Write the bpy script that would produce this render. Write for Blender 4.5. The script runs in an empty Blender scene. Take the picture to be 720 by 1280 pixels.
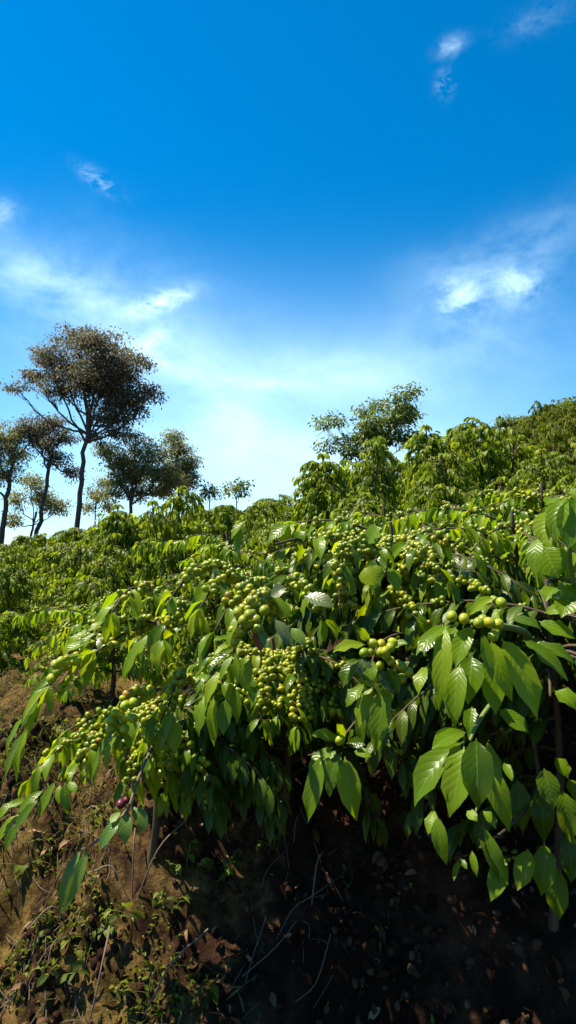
import bpy, math
import numpy as np
from mathutils import Vector

R = np.random.default_rng(7)
C = bpy.context.scene.collection
F = 640 / math.tan(math.radians(37.5))
PITCH = math.atan(80 / F)
SUN_AZ, SUN_EL = math.radians(-80), math.radians(62)     # azimuth from +Y, negative = to the left
SUN = np.array([math.sin(SUN_AZ) * math.cos(SUN_EL), math.cos(SUN_AZ) * math.cos(SUN_EL), math.sin(SUN_EL)])


def P(px, py, d):
    """a point of the hillside seen at that bearing, d metres ahead"""
    vx, vy = (px - 360) / F, (640 - py) / F
    v = np.array([vx, math.cos(PITCH) - vy * math.sin(PITCH), math.sin(PITCH) + vy * math.cos(PITCH)])
    return v * (d / v[1])


def nrm(a):
    return a / np.maximum(np.linalg.norm(a, axis=-1, keepdims=True), 1e-9)


# ---------------------------------------------------------------- noise
def vnoise(x, y, seed=0):
    x = np.asarray(x, float); y = np.asarray(y, float)
    xi = np.floor(x).astype(np.int64); yi = np.floor(y).astype(np.int64)
    fx = x - xi; fy = y - yi
    fx = fx * fx * fx * (fx * (fx * 6 - 15) + 10); fy = fy * fy * fy * (fy * (fy * 6 - 15) + 10)

    def h(a, b):
        n = (a * 374761393 + b * 668265263 + seed * 974634777) & 0x7fffffff
        n = ((n ^ (n >> 13)) * 1274126177) & 0x7fffffff
        n = (n ^ (n >> 16)) & 0xffff
        return n / 32767.5 - 1
    a = h(xi, yi) * (1 - fx) + h(xi + 1, yi) * fx
    b = h(xi, yi + 1) * (1 - fx) + h(xi + 1, yi + 1) * fx
    return a * (1 - fy) + b * fy


def fbm(x, y, o=4, seed=0):
    s = 0; a = 1
    for i in range(o):
        s = s + a * vnoise(x, y, seed + i); x = x * 2.03 + 5.1; y = y * 2.03 + 1.7; a *= .5
    return s


# ---------------------------------------------------------------- terrain
def canopy(x, y):
    xs = np.clip(x, -40, 32)
    return -.16 + .137 * y + np.where(xs > 0, .14, .175) * xs + .0064 * np.maximum(xs, 0) * np.maximum(y, 0)


def ridge(x):
    return 16 + np.clip(x, 0, 32) + .7 * np.clip(-x, 0, 30)


def plant_h(y):
    return .5 + np.clip((y - 2) / 6, 0, 1) * .55


def ground(x, y, fine=True):
    x = np.asarray(x, float); y = np.asarray(y, float)
    yb = 1.95 + .12 * vnoise(x * 1.3, y * 0, 3) + .06 * vnoise(x * 4, y * 0, 4)
    yr = ridge(x)
    yc = np.clip(y, yb, yr)
    z = canopy(x, yc) - plant_h(yc)
    z = z - np.maximum(y - yr, 0) * .22
    z = np.maximum(z, -30 + .02 * vnoise(x, y))
    below = np.maximum(yb - y, 0)
    z = z - below * 1.25
    floor = -1.62 + .03 * vnoise(x * 2, y * 2, 9)
    k = .08
    z = np.where(y < yb + 1, k * np.logaddexp(z / k, floor / k), z)
    if fine:
        w = np.exp(-np.maximum(np.hypot(x, y) - 3.5, 0) / 2)
        z = z + w * (.065 * fbm(x * 5, y * 5, 3, 20) + .022 * np.abs(fbm(x * 19, y * 15, 3, 30)) + .009 * fbm(x * 60, y * 60, 2, 40))
        z = z + (1 - w) * .05 * fbm(x * .9, y * .9, 3, 50)
    return z


# ---------------------------------------------------------------- mesh collecting (quads only)
class MB:
    def __init__(s):
        s.v = []; s.f = []; s.u = []; s.n = 0

    def add(s, v, f, u):
        s.v.append(np.asarray(v, float).reshape(-1, 3)); s.f.append(np.asarray(f, np.int64) + s.n)
        s.u.append(np.asarray(u, float).reshape(-1, 2)); s.n += len(s.v[-1])

    def mesh(s, name, mat, smooth=True):
        v = np.concatenate(s.v); f = np.concatenate(s.f).reshape(-1, 4); u = np.concatenate(s.u)
        me = bpy.data.meshes.new(name)
        me.vertices.add(len(v)); me.vertices.foreach_set('co', v.astype(np.float32).ravel())
        me.loops.add(f.size); me.loops.foreach_set('vertex_index', f.astype(np.int32).ravel())
        me.polygons.add(len(f)); me.polygons.foreach_set('loop_start', np.arange(0, f.size, 4, dtype=np.int32))
        me.polygons.foreach_set('loop_total', np.full(len(f), 4, np.int32))
        me.polygons.foreach_set('use_smooth', np.full(len(f), smooth))
        uv = me.uv_layers.new(name='UVMap'); uv.data.foreach_set('uv', u[f.ravel()].astype(np.float32).ravel())
        me.materials.append(mat); me.update(calc_edges=True)
        return me

    def obj(s, name, mat, parent=None, smooth=True):
        if s.n == 0:
            return None
        o = bpy.data.objects.new(name, s.mesh(name, mat, smooth)); C.objects.link(o)
        if parent: o.parent = parent
        return o


def tag(o, label=None, cat=None, group=None, kind=None):
    for k, v in (('label', label), ('category', cat), ('group', group), ('kind', kind)):
        if v: o[k] = v
    return o


def empty(name, loc=(0, 0, 0)):
    o = bpy.data.objects.new(name, None); C.objects.link(o); o.location = Vector([float(a) for a in loc]); o.empty_display_size = .1
    return o


PROF = {  # t stations, relative width, cross stations
    3: ([0, .05, .12, .3, .5, .7, .85, .93, 1], [.05, .06, .42, .88, 1, .84, .44, .19, .02], [-1, -.5, 0, .5, 1]),
    2: ([0, .1, .35, .65, .88, 1], [.05, .3, .95, .9, .38, .02], [-1, 0, 1]),
    1: ([0, .45, .8, 1], [.08, 1, .6, .03], [-1, 0, 1]),
    0: ([0, .5, 1], [.15, 1, .1], [-1, 1]),
}


def leaf_surface(mb, cen, nor, width, lod, fold=.25, wave=.05, rng=R):
    N, K = cen.shape[:2]
    t, w, s = (np.array(a, float) for a in PROF[lod])
    tan = nrm(np.gradient(cen, axis=1))
    nor = nrm(nor - (nor * tan).sum(-1, keepdims=True) * tan)
    side = np.cross(tan, nor)
    S = len(s)
    wid = np.asarray(width).reshape(N, 1) * w[None] / 2
    off = wid[:, :, None] * s[None, None]
    ph = rng.uniform(0, 6.28, (N, 1, 2)); fr = rng.uniform(5, 9, (N, 1, 1))
    wv = np.where(s > 0, np.sin(t[None, :, None] * fr * 2 + ph[:, :, :1]), np.sin(t[None, :, None] * fr * 2 + ph[:, :, 1:]))
    lift = np.abs(off) * fold + np.asarray(width).reshape(N, 1, 1) * wave * wv * (s ** 2)[None, None] * np.minimum(w * 1.5, 1)[None, :, None]
    v = cen[:, :, None] + side[:, :, None] * off[..., None] + nor[:, :, None] * lift[..., None]
    idx = np.arange(K * S).reshape(K, S)
    q = np.stack([idx[:-1, :-1], idx[:-1, 1:], idx[1:, 1:], idx[1:, :-1]], -1).reshape(-1, 4)
    f = (q[None] + (np.arange(N) * K * S)[:, None, None]).reshape(-1, 4)
    uv = np.stack(np.broadcast_arrays((s[None, None] + 1) / 2, t[None, :, None]), -1)
    mb.add(v, f, np.broadcast_to(uv, (N, K, S, 2)))


def leaves(mb, base, d, length, ratio=.38, droop=1.5, lod=2, fold=.25, wave=.09, roll=.5, rng=R, nup=None):
    """leaves that start along d and bend down under their weight"""
    N = len(base)
    if N == 0: return
    t = np.array(PROF[lod][0], float); K = len(t)
    d = nrm(np.asarray(d, float)); base = np.asarray(base, float)
    length = np.broadcast_to(length, (N,)); droop = np.broadcast_to(droop, (N,))
    up = np.array([0, 0, 1.]) if nup is None else nup
    n = nrm(up - (d @ np.array([0, 0, 1.]))[:, None] * d + rng.normal(0, roll, (N, 3)))
    n = nrm(n - (n * d).sum(-1, keepdims=True) * d)
    cen = np.zeros((N, K, 3)); nor = np.zeros((N, K, 3)); p = base.copy()
    cen[:, 0] = p; nor[:, 0] = n
    sub = 3
    for k in range(1, K):
        dt = (t[k] - t[k - 1]) / sub
        for _ in range(sub):
            d = nrm(d + np.array([0, 0, -1.]) * (droop * dt)[:, None])
            n = nrm(n - (n * d).sum(-1, keepdims=True) * d)
            p = p + d * (length * dt)[:, None]
        cen[:, k] = p; nor[:, k] = n
    leaf_surface(mb, cen, nor, length * ratio * rng.uniform(.85, 1.12, N), lod, fold, wave, rng)


def leaf_bt(mb, base, tip, width, nor, bulge=.1, fold=.22, wave=.06, lod=3, rng=R, side=0.):
    """one leaf from its base to its tip; nor is the way its upper face looks"""
    t = np.array(PROF[lod][0]); base = np.asarray(base); tip = np.asarray(tip); ch = tip - base
    L = np.linalg.norm(ch); nor = np.asarray(nor, float); nor = nor / np.linalg.norm(nor)
    sd = np.cross(ch / L, nor)
    cen = base + ch * t[:, None] + (nor * bulge * L + sd * side * L) * (4 * t * (1 - t))[:, None]
    leaf_surface(mb, cen[None], np.broadcast_to(nor, (1, len(t), 3)).copy(), [width], lod, fold, wave, rng)


def tube(mb, pts, rad, sides=6):
    pts = np.asarray(pts, float); n = len(pts); rad = np.broadcast_to(rad, (n,)).astype(float)
    tan = nrm(np.gradient(pts, axis=0))
    ref = np.array([0, 0, 1.]) if abs(tan[0, 2]) < .8 else np.array([1., 0, 0])
    a = np.zeros_like(pts); b = np.zeros_like(pts)
    for i in range(n):
        s = ref - (ref @ tan[i]) * tan[i]; s = s / max(np.linalg.norm(s), 1e-6); ref = s
        a[i] = s; b[i] = np.cross(tan[i], s)
    th = np.linspace(0, 2 * math.pi, sides, endpoint=False)
    v = pts[:, None] + rad[:, None, None] * (a[:, None] * np.cos(th)[None, :, None] + b[:, None] * np.sin(th)[None, :, None])
    v = np.concatenate([v, np.broadcast_to(pts[-1] + tan[-1] * rad[-1] * .5, (1, sides, 3))])
    m = n + 1
    i = np.arange(m * sides).reshape(m, sides); j = np.roll(i, -1, 1)
    f = np.stack([i[:-1], j[:-1], j[1:], i[1:]], -1).reshape(-1, 4)
    uv = np.stack(np.broadcast_arrays((th / 6.283)[None], np.arange(m)[:, None] / m), -1)
    mb.add(v, f, uv)


def smooth_path(ctrl, n=12):
    c = np.asarray(ctrl, float)
    if len(c) < 3:
        return c[0] + (c[-1] - c[0]) * np.linspace(0, 1, n)[:, None]
    p = np.vstack([2 * c[0] - c[1], c, 2 * c[-1] - c[-2]]); out = []
    m = len(c) - 1; k = max(2, n // m)
    for i in range(m):
        t = np.linspace(0, 1, k, endpoint=False)[:, None]
        p0, p1, p2, p3 = p[i:i + 4]
        out.append(.5 * (2 * p1 + (p2 - p0) * t + (2 * p0 - 5 * p1 + 4 * p2 - p3) * t ** 2 + (3 * p1 - p0 - 3 * p2 + p3) * t ** 3))
    return np.vstack(out + [c[-1:]])


def berry_template(nu, nv):
    th = np.linspace(.08, math.pi - .08, nv + 1); ph = np.linspace(0, 2 * math.pi, nu, endpoint=False)
    r = np.sin(th); z = np.cos(th) * 1.22
    z = z - .10 * np.exp(-((th - 0) / .3) ** 2)
    v = np.stack([r[:, None] * np.cos(ph), r[:, None] * np.sin(ph), np.repeat(z[:, None], nu, 1)], -1)
    i = np.arange((nv + 1) * nu).reshape(nv + 1, nu); j = np.roll(i, -1, 1)
    f = np.stack([i[:-1], i[1:], j[1:], j[:-1]], -1).reshape(-1, 4)
    uv = np.stack(np.broadcast_arrays((ph / 6.283)[None], (th / math.pi)[:, None]), -1)
    return v.reshape(-1, 3), f, uv.reshape(-1, 2)


BT = {2: berry_template(12, 9), 1: berry_template(8, 5), 0: berry_template(5, 3)}


def berries(mb, cen, axis, r, lod=1):
    cen = np.asarray(cen, float)
    if len(cen) == 0: return
    v, f, u = BT[lod]; N = len(cen)
    z = nrm(np.asarray(axis, float)); x = nrm(np.cross(z, np.array([.3, .9, .2]))); y = np.cross(z, x)
    r = np.broadcast_to(r, (N,))
    w = cen[:, None] + r[:, None, None] * (v[None, :, :1] * x[:, None] + v[None, :, 1:2] * y[:, None] + v[None, :, 2:] * z[:, None])
    for k in range(N): mb.add(w[k], f, u)


# ---------------------------------------------------------------- materials
def newmat(name):
    m = bpy.data.materials.new(name); m.use_nodes = True
    t = m.node_tree; t.nodes.clear()
    out = t.nodes.new('ShaderNodeOutputMaterial')
    return m, t, out


def ramp(t, fac, stops, interp='LINEAR'):
    r = t.nodes.new('ShaderNodeValToRGB'); r.color_ramp.interpolation = interp
    e = r.color_ramp.elements
    e[0].position, e[0].color = stops[0][0], (*stops[0][1], 1)
    e[1].position, e[1].color = stops[-1][0], (*stops[-1][1], 1)
    for p, c in stops[1:-1]:
        k = e.new(p); k.color = (*c, 1)
    if fac is not None: t.links.new(fac, r.inputs[0])
    return r.outputs[0]


def mth(t, op, a, b=None, c=None, clamp=False):
    n = t.nodes.new('ShaderNodeMath'); n.operation = op; n.use_clamp = clamp
    for i, v in enumerate((a, b, c)):
        if v is None: continue
        if isinstance(v, (int, float)): n.inputs[i].default_value = v
        else: t.links.new(v, n.inputs[i])
    return n.outputs[0]


def mix(t, fac, a, b, blend='MIX'):
    n = t.nodes.new('ShaderNodeMix'); n.data_type = 'RGBA'; n.blend_type = blend
    for i, v in ((0, fac), (6, a), (7, b)):
        if isinstance(v, (int, float)): n.inputs[i].default_value = v
        elif isinstance(v, tuple): n.inputs[i].default_value = (*v, 1)
        else: t.links.new(v, n.inputs[i])
    return n.outputs[2]


AL = .63     # overall leaf reflectance


def leaf_mat(name, cols, transl, rough=.38, tw=.35, veins=True, spots=True, spec=.5):
    m, t, out = newmat(name)
    geo = t.nodes.new('ShaderNodeNewGeometry'); oi = t.nodes.new('ShaderNodeObjectInfo')
    uv = t.nodes.new('ShaderNodeUVMap'); uv.uv_map = 'UVMap'
    sx = t.nodes.new('ShaderNodeSeparateXYZ'); t.links.new(uv.outputs[0], sx.inputs[0])
    rnd = geo.outputs['Random Per Island']
    cols = [(q, tuple(v * AL for v in c)) for q, c in cols]; transl = [tuple(v * AL for v in c) for c in transl]
    r2 = mth(t, 'ADD', mth(t, 'MULTIPLY', rnd, .8), mth(t, 'MULTIPLY', oi.outputs['Random'], .2))
    col = ramp(t, r2, cols)
    au = mth(t, 'ABSOLUTE', mth(t, 'SUBTRACT', sx.outputs[0], .5))
    bump = None
    if veins:
        mid = mth(t, 'LESS_THAN', au, .022)
        ph = mth(t, 'SUBTRACT', mth(t, 'MULTIPLY', sx.outputs[1], 8.0), mth(t, 'MULTIPLY', au, 4.0))
        vn = mth(t, 'POWER', mth(t, 'ABSOLUTE', mth(t, 'SINE', mth(t, 'MULTIPLY', ph, 3.14159))), .6)
        thin = mth(t, 'LESS_THAN', vn, .2)
        col = mix(t, mth(t, 'MULTIPLY', mid, .65), col, mix(t, .5, col, (.22, .34, .06)))
        col = mix(t, mth(t, 'MULTIPLY', thin, .10), col, (.2, .32, .06))
        b = t.nodes.new('ShaderNodeBump'); b.inputs['Strength'].default_value = .22; b.inputs['Distance'].default_value = .0016
        hgt = mth(t, 'SUBTRACT', vn, mth(t, 'MULTIPLY', mid, .8))
        t.links.new(hgt, b.inputs['Height']); bump = b.outputs[0]
    if spots:
        tc = t.nodes.new('ShaderNodeTexCoord')
        nz = t.nodes.new('ShaderNodeTexNoise'); nz.inputs['Scale'].default_value = 38; nz.inputs['Detail'].default_value = 5
        t.links.new(tc.outputs['Object'], nz.inputs['Vector'])
        col = mix(t, mth(t, 'MULTIPLY', mth(t, 'GREATER_THAN', nz.outputs['Fac'], .70), .5), col, (.16, .11, .03))
        col = mix(t, mth(t, 'MULTIPLY', nz.outputs['Fac'], .35), col, mix(t, .5, col, (.20, .26, .03)))
    p = t.nodes.new('ShaderNodeBsdfPrincipled')
    t.links.new(col, p.inputs['Base Color']); p.inputs['Specular IOR Level'].default_value = spec
    rr = mth(t, 'ADD', mth(t, 'MULTIPLY', rnd, .18), rough - .06)
    # the underside is matt
    rr = mth(t, 'ADD', rr, mth(t, 'MULTIPLY', geo.outputs['Backfacing'], .25))
    t.links.new(rr, p.inputs['Roughness'])
    tb = t.nodes.new('ShaderNodeBsdfTranslucent')
    t.links.new(mix(t, rnd, transl[0], transl[1]), tb.inputs['Color'])
    if bump: t.links.new(bump, p.inputs['Normal'])
    ms = t.nodes.new('ShaderNodeMixShader'); ms.inputs[0].default_value = tw
    t.links.new(p.outputs[0], ms.inputs[1]); t.links.new(tb.outputs[0], ms.inputs[2])
    t.links.new(ms.outputs[0], out.inputs['Surface'])
    return m


def plain_mat(name, stops, scale=8, rough=.8, detail=6, bump=.4, bdist=.01, coord='Object', spec=.2, stretch=(1, 1, 1)):
    m, t, out = newmat(name)
    tc = t.nodes.new('ShaderNodeTexCoord'); mp = t.nodes.new('ShaderNodeMapping'); mp.inputs['Scale'].default_value = stretch
    t.links.new(tc.outputs[coord], mp.inputs[0])
    nz = t.nodes.new('ShaderNodeTexNoise'); nz.inputs['Scale'].default_value = scale; nz.inputs['Detail'].default_value = detail
    nz.inputs['Roughness'].default_value = .65
    t.links.new(mp.outputs[0], nz.inputs['Vector'])
    p = t.nodes.new('ShaderNodeBsdfPrincipled'); t.links.new(ramp(t, nz.outputs['Fac'], stops), p.inputs['Base Color'])
    p.inputs['Roughness'].default_value = rough; p.inputs['Specular IOR Level'].default_value = spec
    b = t.nodes.new('ShaderNodeBump'); b.inputs['Strength'].default_value = bump; b.inputs['Distance'].default_value = bdist
    t.links.new(nz.outputs['Fac'], b.inputs['Height']); t.links.new(b.outputs[0], p.inputs['Normal'])
    t.links.new(p.outputs[0], out.inputs['Surface'])
    return m


def island_mat(name, stops, rough=.7, tw=0, transl=(.2, .2, .05), spec=.25, bump=0, scale=40):
    m, t, out = newmat(name)
    geo = t.nodes.new('ShaderNodeNewGeometry')
    col = ramp(t, geo.outputs['Random Per Island'], stops)
    tc = t.nodes.new('ShaderNodeTexCoord'); nz = t.nodes.new('ShaderNodeTexNoise'); nz.inputs['Scale'].default_value = scale
    nz.inputs['Detail'].default_value = 4
    t.links.new(tc.outputs['Object'], nz.inputs['Vector'])
    col = mix(t, mth(t, 'MULTIPLY', nz.outputs['Fac'], .5), col, (.07, .05, .03), 'MULTIPLY')
    p = t.nodes.new('ShaderNodeBsdfPrincipled'); t.links.new(col, p.inputs['Base Color'])
    p.inputs['Roughness'].default_value = rough; p.inputs['Specular IOR Level'].default_value = spec
    if bump:
        b = t.nodes.new('ShaderNodeBump'); b.inputs['Strength'].default_value = bump; b.inputs['Distance'].default_value = .004
        t.links.new(nz.outputs['Fac'], b.inputs['Height']); t.links.new(b.outputs[0], p.inputs['Normal'])
    sh = p.outputs[0]
    if tw:
        tb = t.nodes.new('ShaderNodeBsdfTranslucent'); tb.inputs['Color'].default_value = (*transl, 1)
        ms = t.nodes.new('ShaderNodeMixShader'); ms.inputs[0].default_value = tw
        t.links.new(sh, ms.inputs[1]); t.links.new(tb.outputs[0], ms.inputs[2]); sh = ms.outputs[0]
    t.links.new(sh, out.inputs['Surface'])
    return m


def berry_mat(name, stops):
    m, t, out = newmat(name)
    geo = t.nodes.new('ShaderNodeNewGeometry')
    uv = t.nodes.new('ShaderNodeUVMap'); uv.uv_map = 'UVMap'
    sx = t.nodes.new('ShaderNodeSeparateXYZ'); t.links.new(uv.outputs[0], sx.inputs[0])
    col = ramp(t, geo.outputs['Random Per Island'], stops)
    col = mix(t, mth(t, 'MULTIPLY', mth(t, 'LESS_THAN', sx.outputs[1], .06), .75), col, (.06, .035, .015))
    tc = t.nodes.new('ShaderNodeTexCoord'); nz = t.nodes.new('ShaderNodeTexNoise'); nz.inputs['Scale'].default_value = 90
    t.links.new(tc.outputs['Object'], nz.inputs['Vector'])
    col = mix(t, mth(t, 'MULTIPLY', nz.outputs['Fac'], .3), col, (.16, .2, .03))
    p = t.nodes.new('ShaderNodeBsdfPrincipled'); t.links.new(col, p.inputs['Base Color'])
    p.inputs['Roughness'].default_value = .33; p.inputs['Specular IOR Level'].default_value = .5
    p.inputs['Subsurface Weight'].default_value = .0
    tb = t.nodes.new('ShaderNodeBsdfTranslucent'); t.links.new(mix(t, .5, col, (.38, .46, .01)), tb.inputs['Color'])
    ms = t.nodes.new('ShaderNodeMixShader'); ms.inputs[0].default_value = .28
    t.links.new(p.outputs[0], ms.inputs[1]); t.links.new(tb.outputs[0], ms.inputs[2])
    t.links.new(ms.outputs[0], out.inputs['Surface'])
    return m


G1 = [(0, (.024, .060, .001)), (.35, (.07, .155, .001)), (.75, (.155, .27, .001)), (1, (.29, .38, .003))]
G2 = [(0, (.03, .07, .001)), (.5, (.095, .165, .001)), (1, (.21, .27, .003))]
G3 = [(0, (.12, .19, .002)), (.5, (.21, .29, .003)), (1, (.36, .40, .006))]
M_LEAF = leaf_mat('coffee_leaf', G1, ((.40, .70, .003), (.82, .97, .006)), rough=.27, tw=.38, spec=.2)
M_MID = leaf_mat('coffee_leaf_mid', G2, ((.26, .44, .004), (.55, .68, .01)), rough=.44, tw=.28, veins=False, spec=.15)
M_SHADED = leaf_mat('coffee_leaf_shaded', [(0, (.014, .035, .001)), (.5, (.035, .075, .001)), (1, (.09, .14, .003))], ((.10, .22, .003), (.25, .42, .006)), rough=.3, tw=.24, spec=.2)  # copy of the coffee leaf with shade darkened into its colour
M_YOUNG_LIT = leaf_mat('coffee_leaf_young_lit', G3, ((.5, .7, .004), (.85, .95, .01)), rough=.42, tw=.38, veins=False, spec=.18)  # young tip leaves, with sunlit bush tops brightened into their colour
M_OLIVE = leaf_mat('coffee_leaf_far', [(0, (.05, .085, .003)), (.5, (.12, .16, .004)), (1, (.25, .25, .012))], ((.28, .38, .006), (.55, .58, .015)), rough=.6, tw=.3, veins=False, spec=.1)
M_NEW = leaf_mat('new_growth', [(0, (.10, .22, .018)), (1, (.22, .34, .03))], ((.3, .55, .03), (.5, .68, .04)), rough=.36, tw=.42)
M_RED = leaf_mat('red_leaf', [(0, (.28, .02, .012)), (1, (.30, .05, .02))], ((.7, .08, .03), (.8, .15, .05)), rough=.4, tw=.4)
M_PALE = leaf_mat('worn_leaf', [(0, (.09, .12, .04)), (1, (.14, .16, .06))], ((.2, .3, .08), (.3, .35, .1)), rough=.28, tw=.2)
M_WOOD = plain_mat('coffee_wood', [(0, (.025, .017, .010)), (.5, (.065, .045, .026)), (1, (.15, .11, .07))], 40, .8, stretch=(1, 1, .25), bdist=.003)
M_GWOOD = plain_mat('green_twig', [(0, (.07, .11, .02)), (1, (.17, .20, .05))], 60, .6, bdist=.001)
M_BERRY = berry_mat('coffee_cherry', [(0, (.10, .15, .003)), (.4, (.23, .28, .004)), (.8, (.38, .40, .006)), (.96, (.42, .36, .01)), (1, (.3, .16, .01))])
M_YBERRY = berry_mat('yellow_cherry', [(0, (.24, .33, .006)), (.8, (.40, .44, .007)), (.95, (.48, .36, .008)), (1, (.42, .12, .01))])
M_BARK = plain_mat('tree_bark', [(0, (.03, .024, .02)), (.5, (.07, .056, .048)), (1, (.14, .12, .10))], 14, .9, stretch=(1, 1, .2), bdist=.02)
M_CROWN = leaf_mat('crown_brown', [(0, (.075, .07, .05)), (.5, (.13, .12, .08)), (.85, (.21, .19, .10)), (1, (.34, .28, .12))], ((.24, .22, .13), (.45, .40, .19)), rough=.7, tw=.36, veins=False, spots=False)
M_CROWN2 = leaf_mat('crown_olive', [(0, (.10, .115, .045)), (.5, (.19, .205, .075)), (1, (.38, .35, .12))], ((.45, .48, .12), (.7, .7, .18)), rough=.7, tw=.42, veins=False, spots=False)  # ridge crowns, colour lightened in place of haze
M_CROWN3 = leaf_mat('crown_green', [(0, (.06, .11, .012)), (.5, (.12, .18, .015)), (1, (.22, .26, .03))], ((.25, .4, .02), (.45, .55, .04)), rough=.5, tw=.35, veins=False, spots=False)
M_DRY = island_mat('dry_leaf', [(0, (.03, .013, .007)), (.5, (.085, .04, .02)), (.88, (.18, .10, .055)), (1, (.36, .23, .15))], .95, .12, (.4, .2, .08), bump=.4, spec=.05)
M_MOSS = island_mat('moss_weed', [(0, (.04, .065, .004)), (.5, (.10, .14, .007)), (1, (.23, .24, .015))], .6, .3, (.22, .25, .02))
M_GRASS = island_mat('hill_grass', [(0, (.035, .045, .006)), (.5, (.08, .08, .014)), (.8, (.15, .12, .035)), (1, (.25, .19, .08))], .7, .3, (.18, .18, .03))
M_BUD = island_mat('red_bud', [(0, (.10, .012, .02)), (1, (.16, .02, .03))], .4)
M_CLOD = island_mat('soil_clod', [(0, (.014, .005, .003)), (.6, (.045, .019, .010)), (1, (.12, .065, .04))], .95, bump=.8, spec=.1)
M_TWIG = plain_mat('bare_twig', [(0, (.06, .04, .028)), (1, (.2, .15, .11))], 30, .75, bdist=.002)


def soil_mat():
    m, t, out = newmat('red_soil')
    tc = t.nodes.new('ShaderNodeTexCoord')
    def noise(s, d=6, r=.6):
        n = t.nodes.new('ShaderNodeTexNoise'); n.inputs['Scale'].default_value = s; n.inputs['Detail'].default_value = d; n.inputs['Roughness'].default_value = r
        t.links.new(tc.outputs['Object'], n.inputs['Vector']); return n.outputs['Fac']
    n1, n2, n3 = noise(3.1), noise(14, 8, .7), noise(1.3, 5)
    col = ramp(t, mth(t, 'ADD', mth(t, 'MULTIPLY', n1, .5), mth(t, 'MULTIPLY', n2, .5)),
               [(.3, (.006, .002, .0014)), (.46, (.019, .0075, .004)), (.58, (.055, .025, .014)), (.72, (.15, .085, .055))])
    moss = ramp(t, n2, [(.3, (.036, .028, .004)), (.5, (.095, .060, .014)), (.7, (.21, .125, .045))])
    sx = t.nodes.new('ShaderNodeSeparateXYZ'); t.links.new(tc.outputs['Object'], sx.inputs[0])
    # moss and grass over left bank and hill; shade darkens the right soil's colour
    lf = mth(t, 'MULTIPLY', mth(t, 'ADD', sx.outputs[0], .05), -1.6)
    far = mth(t, 'MULTIPLY', mth(t, 'SUBTRACT', sx.outputs[1], 3.0), .6)
    g = mth(t, 'MAXIMUM', lf, far)
    g = mth(t, 'MINIMUM', g, .65)
    mf = mth(t, 'MULTIPLY', mth(t, 'SUBTRACT', mth(t, 'ADD', mth(t, 'ADD', n3, mth(t, 'MULTIPLY', n2, .8)), mth(t, 'MULTIPLY', g, .35)), .98), 5, clamp=True)
    col = mix(t, mf, col, moss)
    p = t.nodes.new('ShaderNodeBsdfPrincipled'); t.links.new(col, p.inputs['Base Color'])
    p.inputs['Roughness'].default_value = .95; p.inputs['Specular IOR Level'].default_value = .1
    b = t.nodes.new('ShaderNodeBump'); b.inputs['Strength'].default_value = .9; b.inputs['Distance'].default_value = .02
    t.links.new(noise(45, 8, .7), b.inputs['Height']); t.links.new(b.outputs[0], p.inputs['Normal'])
    t.links.new(p.outputs[0], out.inputs['Surface'])
    return m


M_SOIL = soil_mat()


# ---------------------------------------------------------------- ground sheet
def spaced(fine0, fine1, step, lo, hi, grow=1.07):
    a = list(np.arange(fine0, fine1, step)); s = step; x = a[-1]
    while x < hi: s *= grow; x += s; a.append(x)
    s = step; x = fine0; pre = []
    while x > lo: s *= grow; x -= s; pre.append(x)
    return np.array(pre[::-1] + a)


xs = spaced(-1.6, 1.4, .011, -900, 900); ys = spaced(.9, 2.3, .011, -60, 1500)
X, Y = np.meshgrid(xs, ys)
Z = ground(X, Y)
mb = MB(); i = np.arange(X.size).reshape(X.shape)
mb.add(np.stack([X, Y, Z], -1), np.stack([i[:-1, :-1], i[:-1, 1:], i[1:, 1:], i[1:, :-1]], -1).reshape(-1, 4), np.stack([X, Y], -1))
tag(mb.obj('ground', M_SOIL), kind='structure', label='red earth bank and coffee hillside')


def gz(x, y):
    return float(ground(x, y))


# ---------------------------------------------------------------- coffee bush building blocks
DOWN = np.array([0, 0, -1.])


def arc(start, d, length, sag, n=10, rng=R):
    p = np.array(start, float); d = np.array(d, float) / np.linalg.norm(d); out = [p.copy()]
    for _ in range(n):
        d = d + DOWN * sag / n + rng.normal(0, .03, 3); d /= np.linalg.norm(d)
        p = p + d * length / n; out.append(p.copy())
    return np.array(out)


def along(path, spacing, s0=0., s1=1.):
    seg = np.linalg.norm(np.diff(path, axis=0), axis=1); cum = np.r_[0, np.cumsum(seg)]
    L = cum[-1]; s = np.arange(s0 * L, s1 * L + 1e-6, spacing)
    if len(s) == 0: s = np.array([L])
    pos = np.stack([np.interp(s, cum, path[:, k]) for k in range(3)], -1)
    tan = nrm(np.stack([np.interp(np.minimum(s + spacing * .5, L), cum, path[:, k]) - np.interp(np.maximum(s - spacing * .5, 0), cum, path[:, k]) for k in range(3)], -1))
    return pos, tan, s / L


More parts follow.
